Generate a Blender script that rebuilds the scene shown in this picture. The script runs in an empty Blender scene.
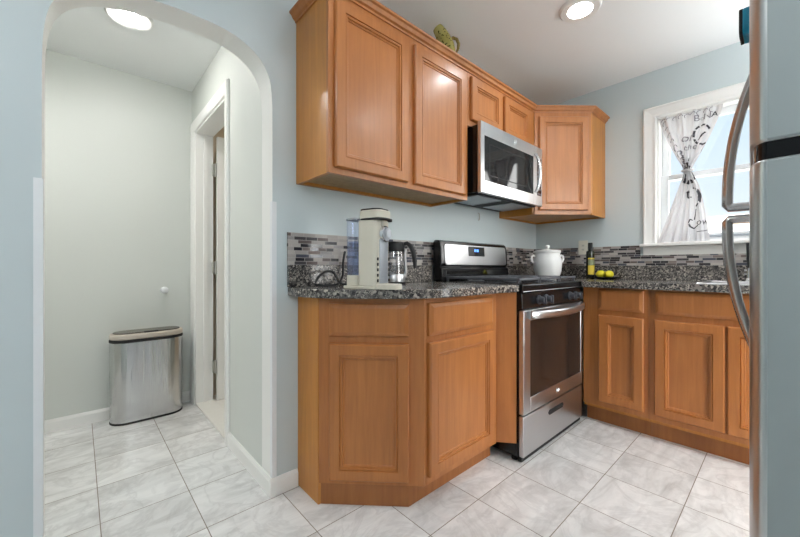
import bpy, bmesh, math, random
from mathutils import Vector, Matrix
random.seed(7)
S = bpy.context.scene
COL = S.collection
PI = math.pi

# ------------------------------------------------------------------ camera, sky, exposure
cam_d = bpy.data.cameras.new('camera')
cam = bpy.data.objects.new('camera', cam_d); COL.objects.link(cam)
cam.location = (-3.0463, -1.5232, 1.0067)
cam.rotation_euler = (PI/2, 0, -0.7387)
cam_d.sensor_width = 36.0
cam_d.lens = 352.4*36/800
cam_d.shift_y = -0.00214
cam_d.clip_start = 0.02
S.camera = cam

SKY_STRENGTH = 0.97
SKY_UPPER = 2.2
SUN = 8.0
SKY_SOUTH = 9.0  # southern sky, out of view, brightened to fill the room
CAN = 130.0
FILL_SINK = 170.0  # extra ceiling light added out of frame near the sink
CAN_MID = 68.0
FILL_DINING = 150.0  # pair of unseen ceiling lights added to brighten the room
HALL_CAN = 155.0
FILL_HALL = 340.0  # second hallway light, added out of view to even the hall
FILL_BATH = 120.0  # unseen light added to the room behind the hall door
FILL_GLOBE = 17.0
FILL_TORCH = 140.0
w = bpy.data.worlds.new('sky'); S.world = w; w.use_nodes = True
nt = w.node_tree; nt.nodes.clear()
o_ = nt.nodes.new('ShaderNodeOutputWorld'); bg = nt.nodes.new('ShaderNodeBackground')
tc = nt.nodes.new('ShaderNodeTexCoord'); sx = nt.nodes.new('ShaderNodeSeparateXYZ'); rp = nt.nodes.new('ShaderNodeValToRGB')
nt.links.new(tc.outputs['Generated'], sx.inputs[0]); nt.links.new(sx.outputs['Z'], rp.inputs[0])
rp.color_ramp.elements[0].position = 0.0; rp.color_ramp.elements[0].color = (0.86, 0.93, 0.97, 1)
rp.color_ramp.elements[1].position = 0.45; rp.color_ramp.elements[1].color = (0.50, 0.70, 0.92, 1)
mc = nt.nodes.new('ShaderNodeMix'); mc.data_type = 'RGBA'
nt.links.new(rp.outputs[0], mc.inputs[6]); mc.inputs[7].default_value = (.90, .90, .88, 1)
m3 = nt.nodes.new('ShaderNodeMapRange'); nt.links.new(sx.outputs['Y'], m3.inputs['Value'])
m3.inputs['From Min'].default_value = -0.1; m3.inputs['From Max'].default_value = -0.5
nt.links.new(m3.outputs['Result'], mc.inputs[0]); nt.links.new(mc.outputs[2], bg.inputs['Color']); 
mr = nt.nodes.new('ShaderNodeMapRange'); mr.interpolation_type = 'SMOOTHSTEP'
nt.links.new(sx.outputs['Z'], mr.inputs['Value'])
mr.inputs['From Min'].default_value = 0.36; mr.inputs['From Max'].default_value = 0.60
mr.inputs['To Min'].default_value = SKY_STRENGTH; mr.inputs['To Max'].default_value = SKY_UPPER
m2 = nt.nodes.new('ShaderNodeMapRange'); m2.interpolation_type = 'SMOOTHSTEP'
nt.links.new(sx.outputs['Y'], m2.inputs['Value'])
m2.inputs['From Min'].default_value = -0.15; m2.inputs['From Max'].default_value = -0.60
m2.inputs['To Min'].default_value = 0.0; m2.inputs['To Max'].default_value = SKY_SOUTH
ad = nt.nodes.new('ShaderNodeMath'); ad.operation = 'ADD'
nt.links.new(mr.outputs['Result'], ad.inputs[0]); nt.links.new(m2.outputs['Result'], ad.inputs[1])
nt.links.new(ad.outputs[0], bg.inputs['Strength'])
nt.links.new(bg.outputs[0], o_.inputs[0])

sd = bpy.data.lights.new('sun', 'SUN'); so = bpy.data.objects.new('sun', sd); COL.objects.link(so)
sd.energy = SUN; sd.angle = 0.01; sd.color = (1.0, .97, .92)
so.location = (-20, 0, 20); so.rotation_euler = (0, math.radians(-48), math.radians(-12))

S.view_settings.view_transform = 'Standard'
S.view_settings.look = 'None'
S.view_settings.exposure = 0.3
S.view_settings.gamma = 1.0
S.view_settings.use_curve_mapping = False
S.cycles.use_denoising = True
S.cycles.max_bounces = 10
S.cycles.diffuse_bounces = 6
S.cycles.glossy_bounces = 5
S.cycles.transmission_bounces = 8
S.cycles.sample_clamp_indirect = 6.0
S.cycles.caustics_reflective = False
S.cycles.caustics_refractive = False

# ------------------------------------------------------------------ materials
def rgb(r, g, b):
    f = lambda c: (c/255/12.92) if c/255 <= 0.04045 else ((c/255+0.055)/1.055)**2.4
    return (f(r), f(g), f(b), 1)

class NT:
    def __init__(s, name):
        s.m = bpy.data.materials.new(name); s.m.use_nodes = True
        s.t = s.m.node_tree; s.b = s.t.nodes['Principled BSDF']
    def n(s, typ, **kw):
        x = s.t.nodes.new(typ)
        for k, v in kw.items(): setattr(x, k, v)
        return x
    def l(s, a, b): s.t.links.new(a, b)
    def put(s, sock, v):
        if hasattr(v, 'is_output'): s.l(v, sock)
        else: sock.default_value = v
    def math(s, op, a, b=0.0, c=0.0):
        x = s.n('ShaderNodeMath', operation=op)
        for i, v in enumerate((a, b, c)): s.put(x.inputs[i], v)
        return x.outputs[0]
    def co(s): return s.n('ShaderNodeTexCoord').outputs['Object']
    def mapping(s, v, scale=(1, 1, 1), rot=(0, 0, 0)):
        x = s.n('ShaderNodeMapping'); s.l(v, x.inputs['Vector']); x.inputs['Scale'].default_value = scale; x.inputs['Rotation'].default_value = rot
        return x.outputs[0]
    def noise(s, v, scale=5, detail=4, rough=0.5, dist=0.0):
        x = s.n('ShaderNodeTexNoise'); s.l(v, x.inputs['Vector']); x.inputs['Scale'].default_value = scale
        x.inputs['Detail'].default_value = detail; x.inputs['Roughness'].default_value = rough; x.inputs['Distortion'].default_value = dist
        return x.outputs['Fac']
    def ramp(s, f, stops, interp='LINEAR'):
        x = s.n('ShaderNodeValToRGB'); s.put(x.inputs[0], f); r = x.color_ramp; r.interpolation = interp
        while len(r.elements) < len(stops): r.elements.new(0.5)
        for e, (p, c) in zip(r.elements, stops): e.position = p; e.color = c
        return x.outputs[0]
    def mix(s, f, a, b, typ='MIX'):
        x = s.n('ShaderNodeMix', data_type='RGBA', blend_type=typ)
        s.put(x.inputs[0], f); s.put(x.inputs[6], a); s.put(x.inputs[7], b)
        return x.outputs[2]
    def bump(s, h, strength=0.1, dist=0.002):
        x = s.n('ShaderNodeBump'); x.inputs['Strength'].default_value = strength; x.inputs['Distance'].default_value = dist
        s.l(h, x.inputs['Height']); s.l(x.outputs[0], s.b.inputs['Normal'])
    def set(s, **kw):
        for k, v in kw.items(): s.put(s.b.inputs[k.replace('_', ' ')], v)
        return s

def plain(name, c, rough=0.5, metal=0.0, **kw):
    t = NT(name); v = t.co()
    n = t.noise(v, 30, 2)
    c2 = tuple(x*0.94 for x in c[:3])+(1,)
    t.set(Base_Color=t.mix(n, c, c2), Roughness=rough, Metallic=metal, **kw)
    return t.m

def paint(name, c, rough=0.55):
    t = NT(name); v = t.co()
    n = t.noise(v, 1.3, 3)
    c2 = tuple(x*0.97 for x in c[:3])+(1,)
    t.set(Base_Color=t.mix(n, c, c2), Roughness=rough)
    t.bump(t.noise(v, 260, 2), 0.06, 0.001)
    return t.m

def wood(name, c1, c2, c3, rough=0.4, coat=0.25):
    t = NT(name); v = t.co()
    g = t.noise(t.mapping(v, (38, 38, 2.2)), 1.0, 5, 0.6, 0.6)
    b = t.noise(t.mapping(v, (3, 3, 1.4)), 1.6, 4, 0.6, 0.4)
    col = t.mix(t.ramp(g, [(.3, (0, 0, 0, 1)), (.7, (1, 1, 1, 1))]), c1, c2)
    col = t.mix(t.ramp(b, [(0.35, (0, 0, 0, 1)), (0.75, (.6, .6, .6, 1))]), col, c3)
    t.set(Base_Color=col, Roughness=rough, Coat_Weight=coat, Coat_Roughness=0.2)
    t.bump(g, 0.03, 0.001)
    return t.m

def granite(name):
    t = NT(name); v = t.co()
    def vor(scale):
        x = t.n('ShaderNodeTexVoronoi'); t.l(v, x.inputs['Vector']); x.inputs['Scale'].default_value = scale
        bw = t.n('ShaderNodeSeparateColor'); t.l(x.outputs['Color'], bw.inputs[0]); return bw.outputs[0]
    a = t.ramp(vor(95), [(0, rgb(46, 44, 45)), (.22, rgb(88, 84, 82)), (.46, rgb(132, 126, 120)), (.7, rgb(66, 63, 63)), (.84, rgb(170, 162, 152))], 'CONSTANT')
    b = t.ramp(vor(240), [(0, rgb(40, 39, 40)), (.34, rgb(108, 103, 98)), (.62, rgb(76, 73, 72)), (.82, rgb(182, 174, 164))], 'CONSTANT')
    f = t.noise(v, 22, 3)
    col = t.mix(t.ramp(f, [(.42, (0, 0, 0, 1)), (.58, (1, 1, 1, 1))]), a, b)
    t.set(Base_Color=col, Roughness=0.2, Coat_Weight=0.15, Coat_Roughness=0.15)
    return t.m

def mosaic(name, axis):
    t = NT(name); v = t.co()
    s = t.n('ShaderNodeSeparateXYZ'); t.l(v, s.inputs[0])
    U = s.outputs[axis]; Z = s.outputs['Z']
    rowf = t.math('DIVIDE', t.math('SUBTRACT', Z, 1.016), 0.01633)
    row = t.math('FLOOR', rowf); fz = t.math('SUBTRACT', rowf, row)
    wn = t.n('ShaderNodeTexWhiteNoise', noise_dimensions='1D'); t.l(row, wn.inputs['W'])
    ln = t.math('ADD', t.math('MULTIPLY', wn.outputs['Value'], 0.03), 0.042)
    wn2 = t.n('ShaderNodeTexWhiteNoise', noise_dimensions='1D'); t.l(t.math('ADD', row, 31.7), wn2.inputs['W'])
    uf = t.math('ADD', t.math('DIVIDE', U, ln), t.math('MULTIPLY', wn2.outputs['Value'], 7.0))
    cell = t.math('FLOOR', uf); fu = t.math('SUBTRACT', uf, cell)
    cv = t.n('ShaderNodeCombineXYZ'); t.l(cell, cv.inputs[0]); t.l(row, cv.inputs[1])
    w3 = t.n('ShaderNodeTexWhiteNoise', noise_dimensions='2D'); t.l(cv.outputs[0], w3.inputs['Vector'])
    k = w3.outputs['Value']
    col = t.ramp(k, [(0, rgb(44, 43, 48)), (.2, rgb(84, 87, 98)), (.3, rgb(96, 82, 78)), (.42, rgb(176, 168, 163)), (.58, rgb(192, 184, 178)), (.72, rgb(158, 153, 152)), (.82, rgb(56, 52, 55)), (.94, rgb(128, 114, 108))], 'CONSTANT')
    n = t.noise(v, 140, 4, 0.6)
    col = t.mix(t.math('MULTIPLY', n, 0.55), col, t.mix(0.6, col, rgb(60, 56, 56)))
    gz = t.math('LESS_THAN', t.math('ABSOLUTE', t.math('SUBTRACT', fz, 0.5)), 0.44)
    gu = t.math('GREATER_THAN', t.math('MULTIPLY', fu, ln), 0.0022)
    g = t.math('MULTIPLY', gz, gu)
    col = t.mix(g, rgb(178, 172, 168), col)
    dark = t.math('LESS_THAN', k, 0.3)
    t.set(Base_Color=col, Roughness=t.math('SUBTRACT', 0.5, t.math('MULTIPLY', dark, 0.36)))
    t.bump(g, 0.35, 0.0015)
    return t.m

def floor_tiles(name):
    t = NT(name); v = t.co()
    s = t.n('ShaderNodeSeparateXYZ'); t.l(v, s.inputs[0])
    P_ = 0.304
    fx = t.math('DIVIDE', t.math('ADD', s.outputs['X'], 2.985), P_)
    fy = t.math('DIVIDE', t.math('SUBTRACT', s.outputs['Y'], 0.592), P_)
    cx, cy = t.math('FLOOR', fx), t.math('FLOOR', fy)
    ux, uy = t.math('SUBTRACT', fx, cx), t.math('SUBTRACT', fy, cy)
    cv = t.n('ShaderNodeCombineXYZ'); t.l(cx, cv.inputs[0]); t.l(cy, cv.inputs[1])
    wn = t.n('ShaderNodeTexWhiteNoise', noise_dimensions='2D'); t.l(cv.outputs[0], wn.inputs['Vector'])
    off = t.n('ShaderNodeVectorMath', operation='MULTIPLY_ADD'); t.l(wn.outputs['Color'], off.inputs[0]); off.inputs[1].default_value = (9, 9, 9); t.l(v, off.inputs[2])
    p = off.outputs[0]
    st = t.mapping(p, (3.2, 9.5, 1), (0, 0, 0.45))
    n1 = t.noise(st, 1.0, 6, 0.62, 1.1)
    n2 = t.noise(p, 4.0, 5, 0.6, 1.6)
    base = t.ramp(n1, [(.26, rgb(194, 193, 192)), (.44, rgb(220, 220, 219)), (.6, rgb(234, 234, 233)), (.8, rgb(241, 241, 240))])
    vein = t.ramp(t.math('ABSOLUTE', t.math('SUBTRACT', n2, 0.5)), [(0.0, (.3, .3, .3, 1)), (0.06, (0, 0, 0, 1))])
    col = t.mix(vein, base, rgb(180, 178, 178))
    tone = t.math('ADD', 0.9, t.math('MULTIPLY', wn.outputs['Value'], 0.1))
    tn = t.n('ShaderNodeCombineColor')
    for i in range(3): t.l(tone, tn.inputs[i])
    col = t.mix(1.0, col, tn.outputs[0], 'MULTIPLY')
    h = 0.0016/P_
    ex = t.math('SUBTRACT', 0.5, t.math('ABSOLUTE', t.math('SUBTRACT', ux, 0.5)))
    ey = t.math('SUBTRACT', 0.5, t.math('ABSOLUTE', t.math('SUBTRACT', uy, 0.5)))
    g = t.math('LESS_THAN', t.math('MINIMUM', ex, ey), h)
    col = t.mix(g, col, rgb(122, 112, 102))
    t.set(Base_Color=col, Roughness=t.math('ADD', 0.26, t.math('MULTIPLY', g, 0.5)))
    t.bump(t.math('SUBTRACT', 1.0, g), 0.3, 0.001)
    return t.m

def steel(name, c, rough, grain='X', aniso=0.0):
    t = NT(name); v = t.co()
    sc = {'X': (1, 90, 90), 'Z': (90, 90, 1)}[grain]
    n = t.noise(t.mapping(v, sc), 1.0, 1)
    t.set(Base_Color=t.mix(n, c, tuple(x*0.95 for x in c[:3])+(1,)), Metallic=1.0, Roughness=rough)
    return t.m

def emit(name, c, strength):
    t = NT(name); t.set(Base_Color=c, Roughness=0.5, Emission_Color=c, Emission_Strength=strength); return t.m

def glass(name, c=(1, 1, 1, 1), rough=0.0, ior=1.45, alpha=None):
    t = NT(name); t.set(Base_Color=c, Roughness=rough, IOR=ior, Transmission_Weight=1.0); return t.m

def thin_glass(name, tint=(1, 1, 1, 1), refl=0.06):
    t = NT(name); t.t.nodes.remove(t.b)
    tr = t.n('ShaderNodeBsdfTransparent'); tr.inputs[0].default_value = tint
    gl = t.n('ShaderNodeBsdfGlossy'); gl.inputs['Roughness'].default_value = 0.02
    mx = t.n('ShaderNodeMixShader'); mx.inputs[0].default_value = refl
    t.l(tr.outputs[0], mx.inputs[1]); t.l(gl.outputs[0], mx.inputs[2])
    t.l(mx.outputs[0], t.t.nodes['Material Output'].inputs[0]); return t.m

def cloth(name, c):
    t = NT(name); t.t.nodes.remove(t.b); v = t.co()
    d = t.n('ShaderNodeBsdfDiffuse'); tl = t.n('ShaderNodeBsdfTranslucent'); mx = t.n('ShaderNodeMixShader'); mx.inputs[0].default_value = 0.2
    n = t.noise(v, 400, 2); col = t.mix(n, c, tuple(x*.93 for x in c[:3])+(1,))
    t.l(col, d.inputs[0]); t.l(col, tl.inputs[0]); t.l(d.outputs[0], mx.inputs[1]); t.l(tl.outputs[0], mx.inputs[2])
    t.l(mx.outputs[0], t.t.nodes['Material Output'].inputs[0]); return t.m

M = {}
M['wall'] = paint('pale green grey paint', rgb(203, 213, 215))
M['hall'] = paint('hall wall paint', rgb(214, 217, 212))
M['ceil'] = paint('ceiling paint', rgb(243, 244, 244))
M['trim'] = paint('white trim paint', rgb(242, 241, 238), 0.35)
M['bath'] = paint('tan wall paint', rgb(224, 208, 186))
M['vinyl'] = plain('white vinyl', rgb(236, 238, 240), 0.4)
M['floor'] = floor_tiles('marble look floor tile')
M['bathfloor'] = plain('white bath floor', rgb(236, 234, 228), 0.3)
M['wood'] = wood('honey stained maple', rgb(190, 122, 63), rgb(166, 102, 48), rgb(154, 91, 42))
M['woodside'] = wood('maple veneer side panel', rgb(204, 137, 50), rgb(182, 116, 37), rgb(170, 105, 32))
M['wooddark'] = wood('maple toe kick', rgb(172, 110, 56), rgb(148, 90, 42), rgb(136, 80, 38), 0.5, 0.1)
M['raw'] = wood('raw cabinet underside', rgb(176, 146, 104), rgb(150, 120, 82), rgb(136, 108, 72), 0.6, 0.0)
M['granite'] = granite('speckled grey granite')
M['mosaicX'] = mosaic('glass and stone mosaic along range wall', 'X')
M['mosaicY'] = mosaic('glass and stone mosaic along window wall', 'Y')
M['steel'] = steel('brushed stainless', (.62, .62, .63, 1), 0.28)
M['steelZ'] = steel('brushed stainless vertical grain', (.56, .57, .57, 1), 0.24, 'Z')
def canmat():
    t = NT('brushed can steel'); v = t.co()
    n = t.noise(t.mapping(v, (16, 16, .8)), 1.0, 3, .6, .4)
    t.set(Base_Color=(.60, .60, .60, 1), Metallic=1.0, Roughness=.2); t.bump(n, .35, .02); return t.m
M['cansteel'] = canmat()
M['fridgeside'] = plain('grey door edge', rgb(150, 158, 158), 0.45, 0.3)
M['fridge'] = steel('fridge stainless', (.60, .62, .62, 1), 0.30, 'Z')
M['handle'] = steel('satin handle steel', (.55, .55, .56, 1), 0.25, 'Z')
M['chrome'] = plain('chrome', (.8, .8, .82, 1), 0.08, 1.0)
M['black'] = plain('black enamel', rgb(18, 18, 20), 0.22)
M['blackmatte'] = plain('black matte plastic', rgb(16, 16, 18), 0.6)
M['iron'] = plain('cast iron grate', rgb(92, 94, 100), 0.28)
M['blackglass'] = plain('black glass', rgb(12, 12, 14), 0.06, 0.0, Coat_Weight=0.6)
M['mwglass'] = plain('smoked door glass', rgb(10, 10, 12), 0.05, 0.0, Specular_IOR_Level=0.28)
M['ovenglass'] = plain('brown black oven glass', rgb(38, 33, 31), 0.12, 0.0)
M['knob'] = plain('dark grey knob', rgb(66, 68, 74), 0.3)
M['cream'] = plain('cream plastic', rgb(214, 208, 192), 0.35)
M['creamrim'] = plain('warm grey plastic rim', rgb(196, 186, 174), 0.4)
M['olive'] = plain('dark olive smoked lid', rgb(74, 68, 56), 0.25)
M['silver'] = plain('silver plastic', rgb(176, 182, 190), 0.3, 0.6)
M['tank'] = thin_glass('clear blue water tank', rgb(236, 241, 252), 0.1)
M['clear'] = thin_glass('clear glass', (.94, .95, .96, 1), 0.12)
M['pane'] = thin_glass('window pane', (1, 1, 1, 1), 0.04)
M['water'] = thin_glass('water', rgb(218, 227, 248), 0.06)
M['white'] = plain('white glazed ceramic', rgb(232, 232, 230), 0.2)
M['plastic'] = plain('ivory plastic', rgb(232, 228, 214), 0.4)
M['slot'] = plain('dark slot', rgb(60, 54, 48), 0.6)
M['oil'] = plain('dark green bottle glass', rgb(28, 30, 16), 0.08)
M['oillabel'] = plain('yellow label', rgb(206, 180, 60), 0.6)
M['oillabel2'] = plain('green grey label band', rgb(116, 122, 92), 0.6)
M['lemon'] = plain('lemon skin', rgb(226, 214, 40), 0.4)
M['plate'] = plain('dark plate', rgb(46, 50, 52), 0.2)
M['teal'] = plain('teal plastic', rgb(16, 150, 184), 0.35)
M['fabric'] = cloth('white voile', (.70, .69, .70, 1))
M['ink'] = plain('black print', rgb(58, 56, 62), 0.8)
M['greyink'] = plain('grey print', rgb(120, 116, 122), 0.8)
M['digits'] = emit('blue clock digits', rgb(90, 140, 255), 2.2)
M['lens'] = emit('lamp lens', (.97, .98, 1.0, 1), CAN)
M['fillsink'] = emit('added sink light lens', (.97, .98, 1.0, 1), FILL_SINK)
M['lensmid'] = emit('mid lamp lens', (.97, .98, 1.0, 1), CAN_MID)
M['filldining'] = emit('added dining light lens', (.97, .98, 1.0, 1), FILL_DINING)
M['filltorch'] = emit('added uplight disc', (.96, .98, 1.0, 1), FILL_TORCH)
M['lenshall'] = emit('hall lamp lens', (1.0, .97, .94, 1), HALL_CAN)
M['fillhall'] = emit('added hall light lens', (1.0, .97, .94, 1), FILL_HALL)
M['fillbath'] = emit('added bath light lens', (1.0, .90, .78, 1), FILL_BATH)
M['globe'] = emit('added opal globe', (.95, .98, 1.0, 1), FILL_GLOBE)
M['house'] = plain('cream siding', rgb(244, 238, 226), 0.8)
M['roofing'] = plain('grey roofing', rgb(170, 170, 172), 0.8)
M['ground'] = plain('outdoor ground', rgb(196, 196, 190), 0.9)
M['hinge'] = plain('brass grey hinge', rgb(196, 194, 188), 0.3, 0.7)

def jugmat():
    t = NT('green spotted glaze'); v = t.co()
    x = t.n('ShaderNodeTexVoronoi'); t.l(v, x.inputs['Vector']); x.inputs['Scale'].default_value = 60
    sp = t.ramp(x.outputs['Distance'], [(0.22, (1, 1, 1, 1)), (0.3, (0, 0, 0, 1))])
    base = t.ramp(t.noise(v, 9, 3), [(.35, rgb(160, 152, 80)), (.6, rgb(178, 168, 98)), (.75, rgb(204, 188, 138))])
    t.set(Base_Color=t.mix(sp, base, rgb(70, 62, 26)), Roughness=0.2); return t.m
M['jug'] = jugmat()
M['jughandle'] = plain('brown olive glaze', rgb(140, 120, 66), 0.25)

# ------------------------------------------------------------------ mesh helpers
ORG = {}
def tag(o, label, cat=None, group=None):
    o['label'] = label
    if cat: o['category'] = cat
    if group: o['group'] = group
    return o

class MB:
    def __init__(s): s.v = []; s.f = []; s.mi = []
    def add(s, vs, fs, m=0):
        n = len(s.v); s.v += [Vector(p) for p in vs]
        for f in fs: s.f.append([n+i for i in f]); s.mi.append(m)
        return s
    def box(s, x0, x1, y0, y1, z0, z1, m=0):
        return s.add([(x, y, z) for z in (z0, z1) for y in (y0, y1) for x in (x0, x1)],
                     [(0, 1, 3, 2), (4, 6, 7, 5), (0, 4, 5, 1), (2, 3, 7, 6), (0, 2, 6, 4), (1, 5, 7, 3)], m)
    def fbox(s, fr, u0, u1, z0, z1, n0, n1, m=0):
        return s.add([fr(u, z, n) for z in (z0, z1) for n in (n0, n1) for u in (u0, u1)],
                     [(0, 1, 3, 2), (4, 6, 7, 5), (0, 4, 5, 1), (2, 3, 7, 6), (0, 2, 6, 4), (1, 5, 7, 3)], m)
    def prism(s, poly, z0, z1, m=0):
        k = len(poly)
        return s.add([(x, y, z0) for x, y in poly]+[(x, y, z1) for x, y in poly],
                     [tuple(range(k)), tuple(range(k, 2*k))]+[(i, (i+1) % k, k+(i+1) % k, k+i) for i in range(k)], m)
    def extr(s, fr, poly, n0, n1, m=0):   # polygon in (u, z) of a frame, extruded along n
        k = len(poly)
        return s.add([fr(u, z, n0) for u, z in poly]+[fr(u, z, n1) for u, z in poly],
                     [tuple(range(k)), tuple(range(k, 2*k))]+[(i, (i+1) % k, k+(i+1) % k, k+i) for i in range(k)], m)
    def rings(s, fr, u0, u1, z0, z1, prof, m=0):  # concentric rectangular steps: (inset, out)
        vs = []
        for i, n in prof: vs += [fr(u0+i, z0+i, n), fr(u1-i, z0+i, n), fr(u1-i, z1-i, n), fr(u0+i, z1-i, n)]
        fs = [(3, 2, 1, 0)]
        for k in range(len(prof)-1):
            a, b = 4*k, 4*k+4
            fs += [(a+i, a+(i+1) % 4, b+(i+1) % 4, b+i) for i in range(4)]
        e = 4*(len(prof)-1); fs.append((e, e+1, e+2, e+3))
        return s.add(vs, fs, m)
    def loop(s, rs, m=0, cap=True, close=False):   # loft of equal rings
        k = len(rs[0]); vs = [p for r in rs for p in r]; fs = []
        R = len(rs)
        for a in range(R if close else R-1):
            b = (a+1) % R
            fs += [(a*k+i, a*k+(i+1) % k, b*k+(i+1) % k, b*k+i) for i in range(k)]
        if cap and not close: fs += [tuple(range(k)), tuple(range((R-1)*k, R*k))]
        return s.add(vs, fs, m)
    def lathe(s, cx, cy, prof, seg=28, m=0, cap=True):
        return s.loop([[(cx+r*math.cos(2*PI*i/seg), cy+r*math.sin(2*PI*i/seg), z) for i in range(seg)] for r, z in prof], m, cap)
    def tube(s, pts, r, seg=10, m=0, close=False, flat=None):
        pts = [Vector(p) for p in pts]; n = len(pts); rs = []
        rr = r if isinstance(r, (list, tuple)) else [r]*n
        up = None
        for i, p in enumerate(pts):
            d = (pts[(i+1) % n]-pts[i-1]) if close else (pts[min(i+1, n-1)]-pts[max(i-1, 0)])
            d.normalize()
            if up is None:
                up = Vector((0, 0, 1)) if abs(d.z) < 0.9 else Vector((1, 0, 0))
            x = d.cross(up); x.normalize(); y = x.cross(d); y.normalize(); up = y
            fx, fy = flat if flat else (1, 1)
            rs.append([p+x*rr[i]*fx*math.cos(2*PI*k/seg)+y*rr[i]*fy*math.sin(2*PI*k/seg) for k in range(seg)])
        return s.loop(rs, m, True, close)
    def grid(s, fn, nu, nv, m=0):
        return s.add([fn(i/nu, j/nv) for j in range(nv+1) for i in range(nu+1)],
                     [(j*(nu+1)+i, j*(nu+1)+i+1, (j+1)*(nu+1)+i+1, (j+1)*(nu+1)+i) for j in range(nv) for i in range(nu)], m)
    def ball(s, c, rx, ry, rz, m=0, seg=16, rot=0.0):
        rs = []
        for j in range(1, 10):
            a = PI*j/10
            rs.append([(c[0]+rx*math.sin(a)*math.cos(2*PI*i/seg), c[1]+ry*math.sin(a)*math.sin(2*PI*i/seg), c[2]-rz*math.cos(a)) for i in range(seg)])
        return s.loop(rs, m)
    def build(s, name, mats, parent=None, bevel=0.0, smooth=False, org=(0, 0, 0), angle=35):
        if not isinstance(mats, (list, tuple)): mats = [mats]
        o3 = Vector(ORG[parent.name]) if parent else Vector(org)
        me = bpy.data.meshes.new(name)
        me.from_pydata([p-o3 for p in s.v], [], s.f)
        for m in mats: me.materials.append(m)
        for p, i in zip(me.polygons, s.mi): p.material_index = i
        bm = bmesh.new(); bm.from_mesh(me); bmesh.ops.recalc_face_normals(bm, faces=bm.faces); bm.to_mesh(me); bm.free()
        o = bpy.data.objects.new(name, me); COL.objects.link(o)
        if parent: o.parent = parent
        else: o.location = o3
        ORG[o.name] = tuple(o3)
        if bevel:
            b = o.modifiers.new('edge', 'BEVEL'); b.width = bevel; b.segments = 2; b.limit_method = 'ANGLE'; b.angle_limit = math.radians(40)
        if smooth or bevel:
            me.shade_smooth()
            try: me.set_sharp_from_angle(angle=math.radians(angle))
            except Exception: pass
        return o

def thing(name, label, cat, loc, group=None):
    o = bpy.data.objects.new(name, None); COL.objects.link(o); o.location = loc; o.empty_display_size = 0.05
    ORG[o.name] = tuple(loc)
    return tag(o, label, cat, group)

def struct(o):
    o['kind'] = 'structure'; return o

def frame(ox, oy, ux, uy, nx, ny):
    return lambda u, z, n: (ox+ux*u+nx*n, oy+uy*u+ny*n, z)

R2 = 2**-0.5
FA = frame(0, 0, 1, 0, 0, -1)       # range wall: u = x, n = distance out of the wall
FB = frame(0, 0, 0, -1, -1, 0)      # window wall: u = -y, n = distance out of the wall

# ------------------------------------------------------------------ the shell
CEIL, HCEIL, XH, YH, WT = 2.411, 2.326, -2.418, 1.497, 0.119
XL, YF = -4.7, -2.4
ARCH = [(-3.13, 0), (-3.13, 1.56), (-3.128, 1.70), (-3.117, 1.79), (-3.096, 1.845), (-3.06, 1.889), (-3.0, 1.925), (-2.92, 1.948),
        (-2.82, 1.962), (-2.72, 1.967), (-2.63, 1.965), (-2.56, 1.951), (-2.51, 1.928), (-2.468, 1.895), (-2.44, 1.85), (-2.425, 1.80), (XH, 1.70), (XH, 1.56), (XH, 0)]
def smooth_arch(P_):
    out = [P_[0]]; q = P_[1:-1]
    for i in range(len(q)-1):
        p0, p1, p2, p3 = q[max(0, i-1)], q[i], q[i+1], q[min(len(q)-1, i+2)]
        for k in range(4):
            u = k/4
            out.append(tuple(0.5*((2*p1[j])+(p2[j]-p0[j])*u+(2*p0[j]-5*p1[j]+4*p2[j]-p3[j])*u*u+(3*p1[j]-p0[j]-3*p2[j]+p3[j])*u**3) for j in (0, 1)))
    return out+[q[-1], P_[-1]]
ARCH = smooth_arch(ARCH)
b = MB()
for Y in (0.0, WT):
    b.add([(XL, Y, 0), (-3.13, Y, 0), (-3.13, Y, CEIL), (XL, Y, CEIL)], [(0, 1, 2, 3)])
    b.add([(XH, Y, 0), (0.15, Y, 0), (0.15, Y, CEIL), (XH, Y, CEIL)], [(0, 1, 2, 3)], 0)
    for (x0, z0), (x1, z1) in zip(ARCH[1:-2], ARCH[2:-1]):
        b.add([(x0, Y, z0), (x1, Y, z1), (x1, Y, CEIL), (x0, Y, CEIL)], [(0, 1, 2, 3)])
for (x0, z0), (x1, z1) in zip(ARCH[:-1], ARCH[1:]):
    b.add([(x0, 0, z0), (x1, 0, z1), (x1, WT, z1), (x0, WT, z0)], [(0, 1, 2, 3)], 1)
o = struct(b.build('wall_back', [M['wall'], M['trim']], smooth=True))
o['label'] = 'pale green grey kitchen wall with the white lined archway'

b = MB().box(XL, 0.15, YF-0.1, WT/2, -0.1, 0).box(-4.2, XH+0.115, WT/2, YH+0.1, -0.1, 0)
struct(b.build('floor', M['floor']))
struct(MB().box(XH+0.045, -0.9, WT, YH+0.1, -0.1, 0.006).build('floor_bath', M['bathfloor']))
struct(MB().box(XL-0.1, 0.2, YF-0.1, WT, CEIL, CEIL+0.1).build('ceiling', M['ceil']))
struct(MB().box(-4.3, -0.8, WT, YH+0.1, HCEIL, HCEIL+0.1).build('ceiling_hall', M['ceil']))
b = MB()
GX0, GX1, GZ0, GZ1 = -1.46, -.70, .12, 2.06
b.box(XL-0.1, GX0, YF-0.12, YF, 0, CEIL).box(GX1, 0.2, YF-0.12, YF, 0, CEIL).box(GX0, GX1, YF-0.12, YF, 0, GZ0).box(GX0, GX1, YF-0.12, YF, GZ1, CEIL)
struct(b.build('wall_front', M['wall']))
gd = bpy.data.objects.new('fill_window', None); COL.objects.link(gd); gd.location = (-1.08, YF, GZ0); ORG[gd.name] = (-1.08, YF, GZ0); struct(gd)  # unseen glazed opening, added to let fill daylight onto the range wall
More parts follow.
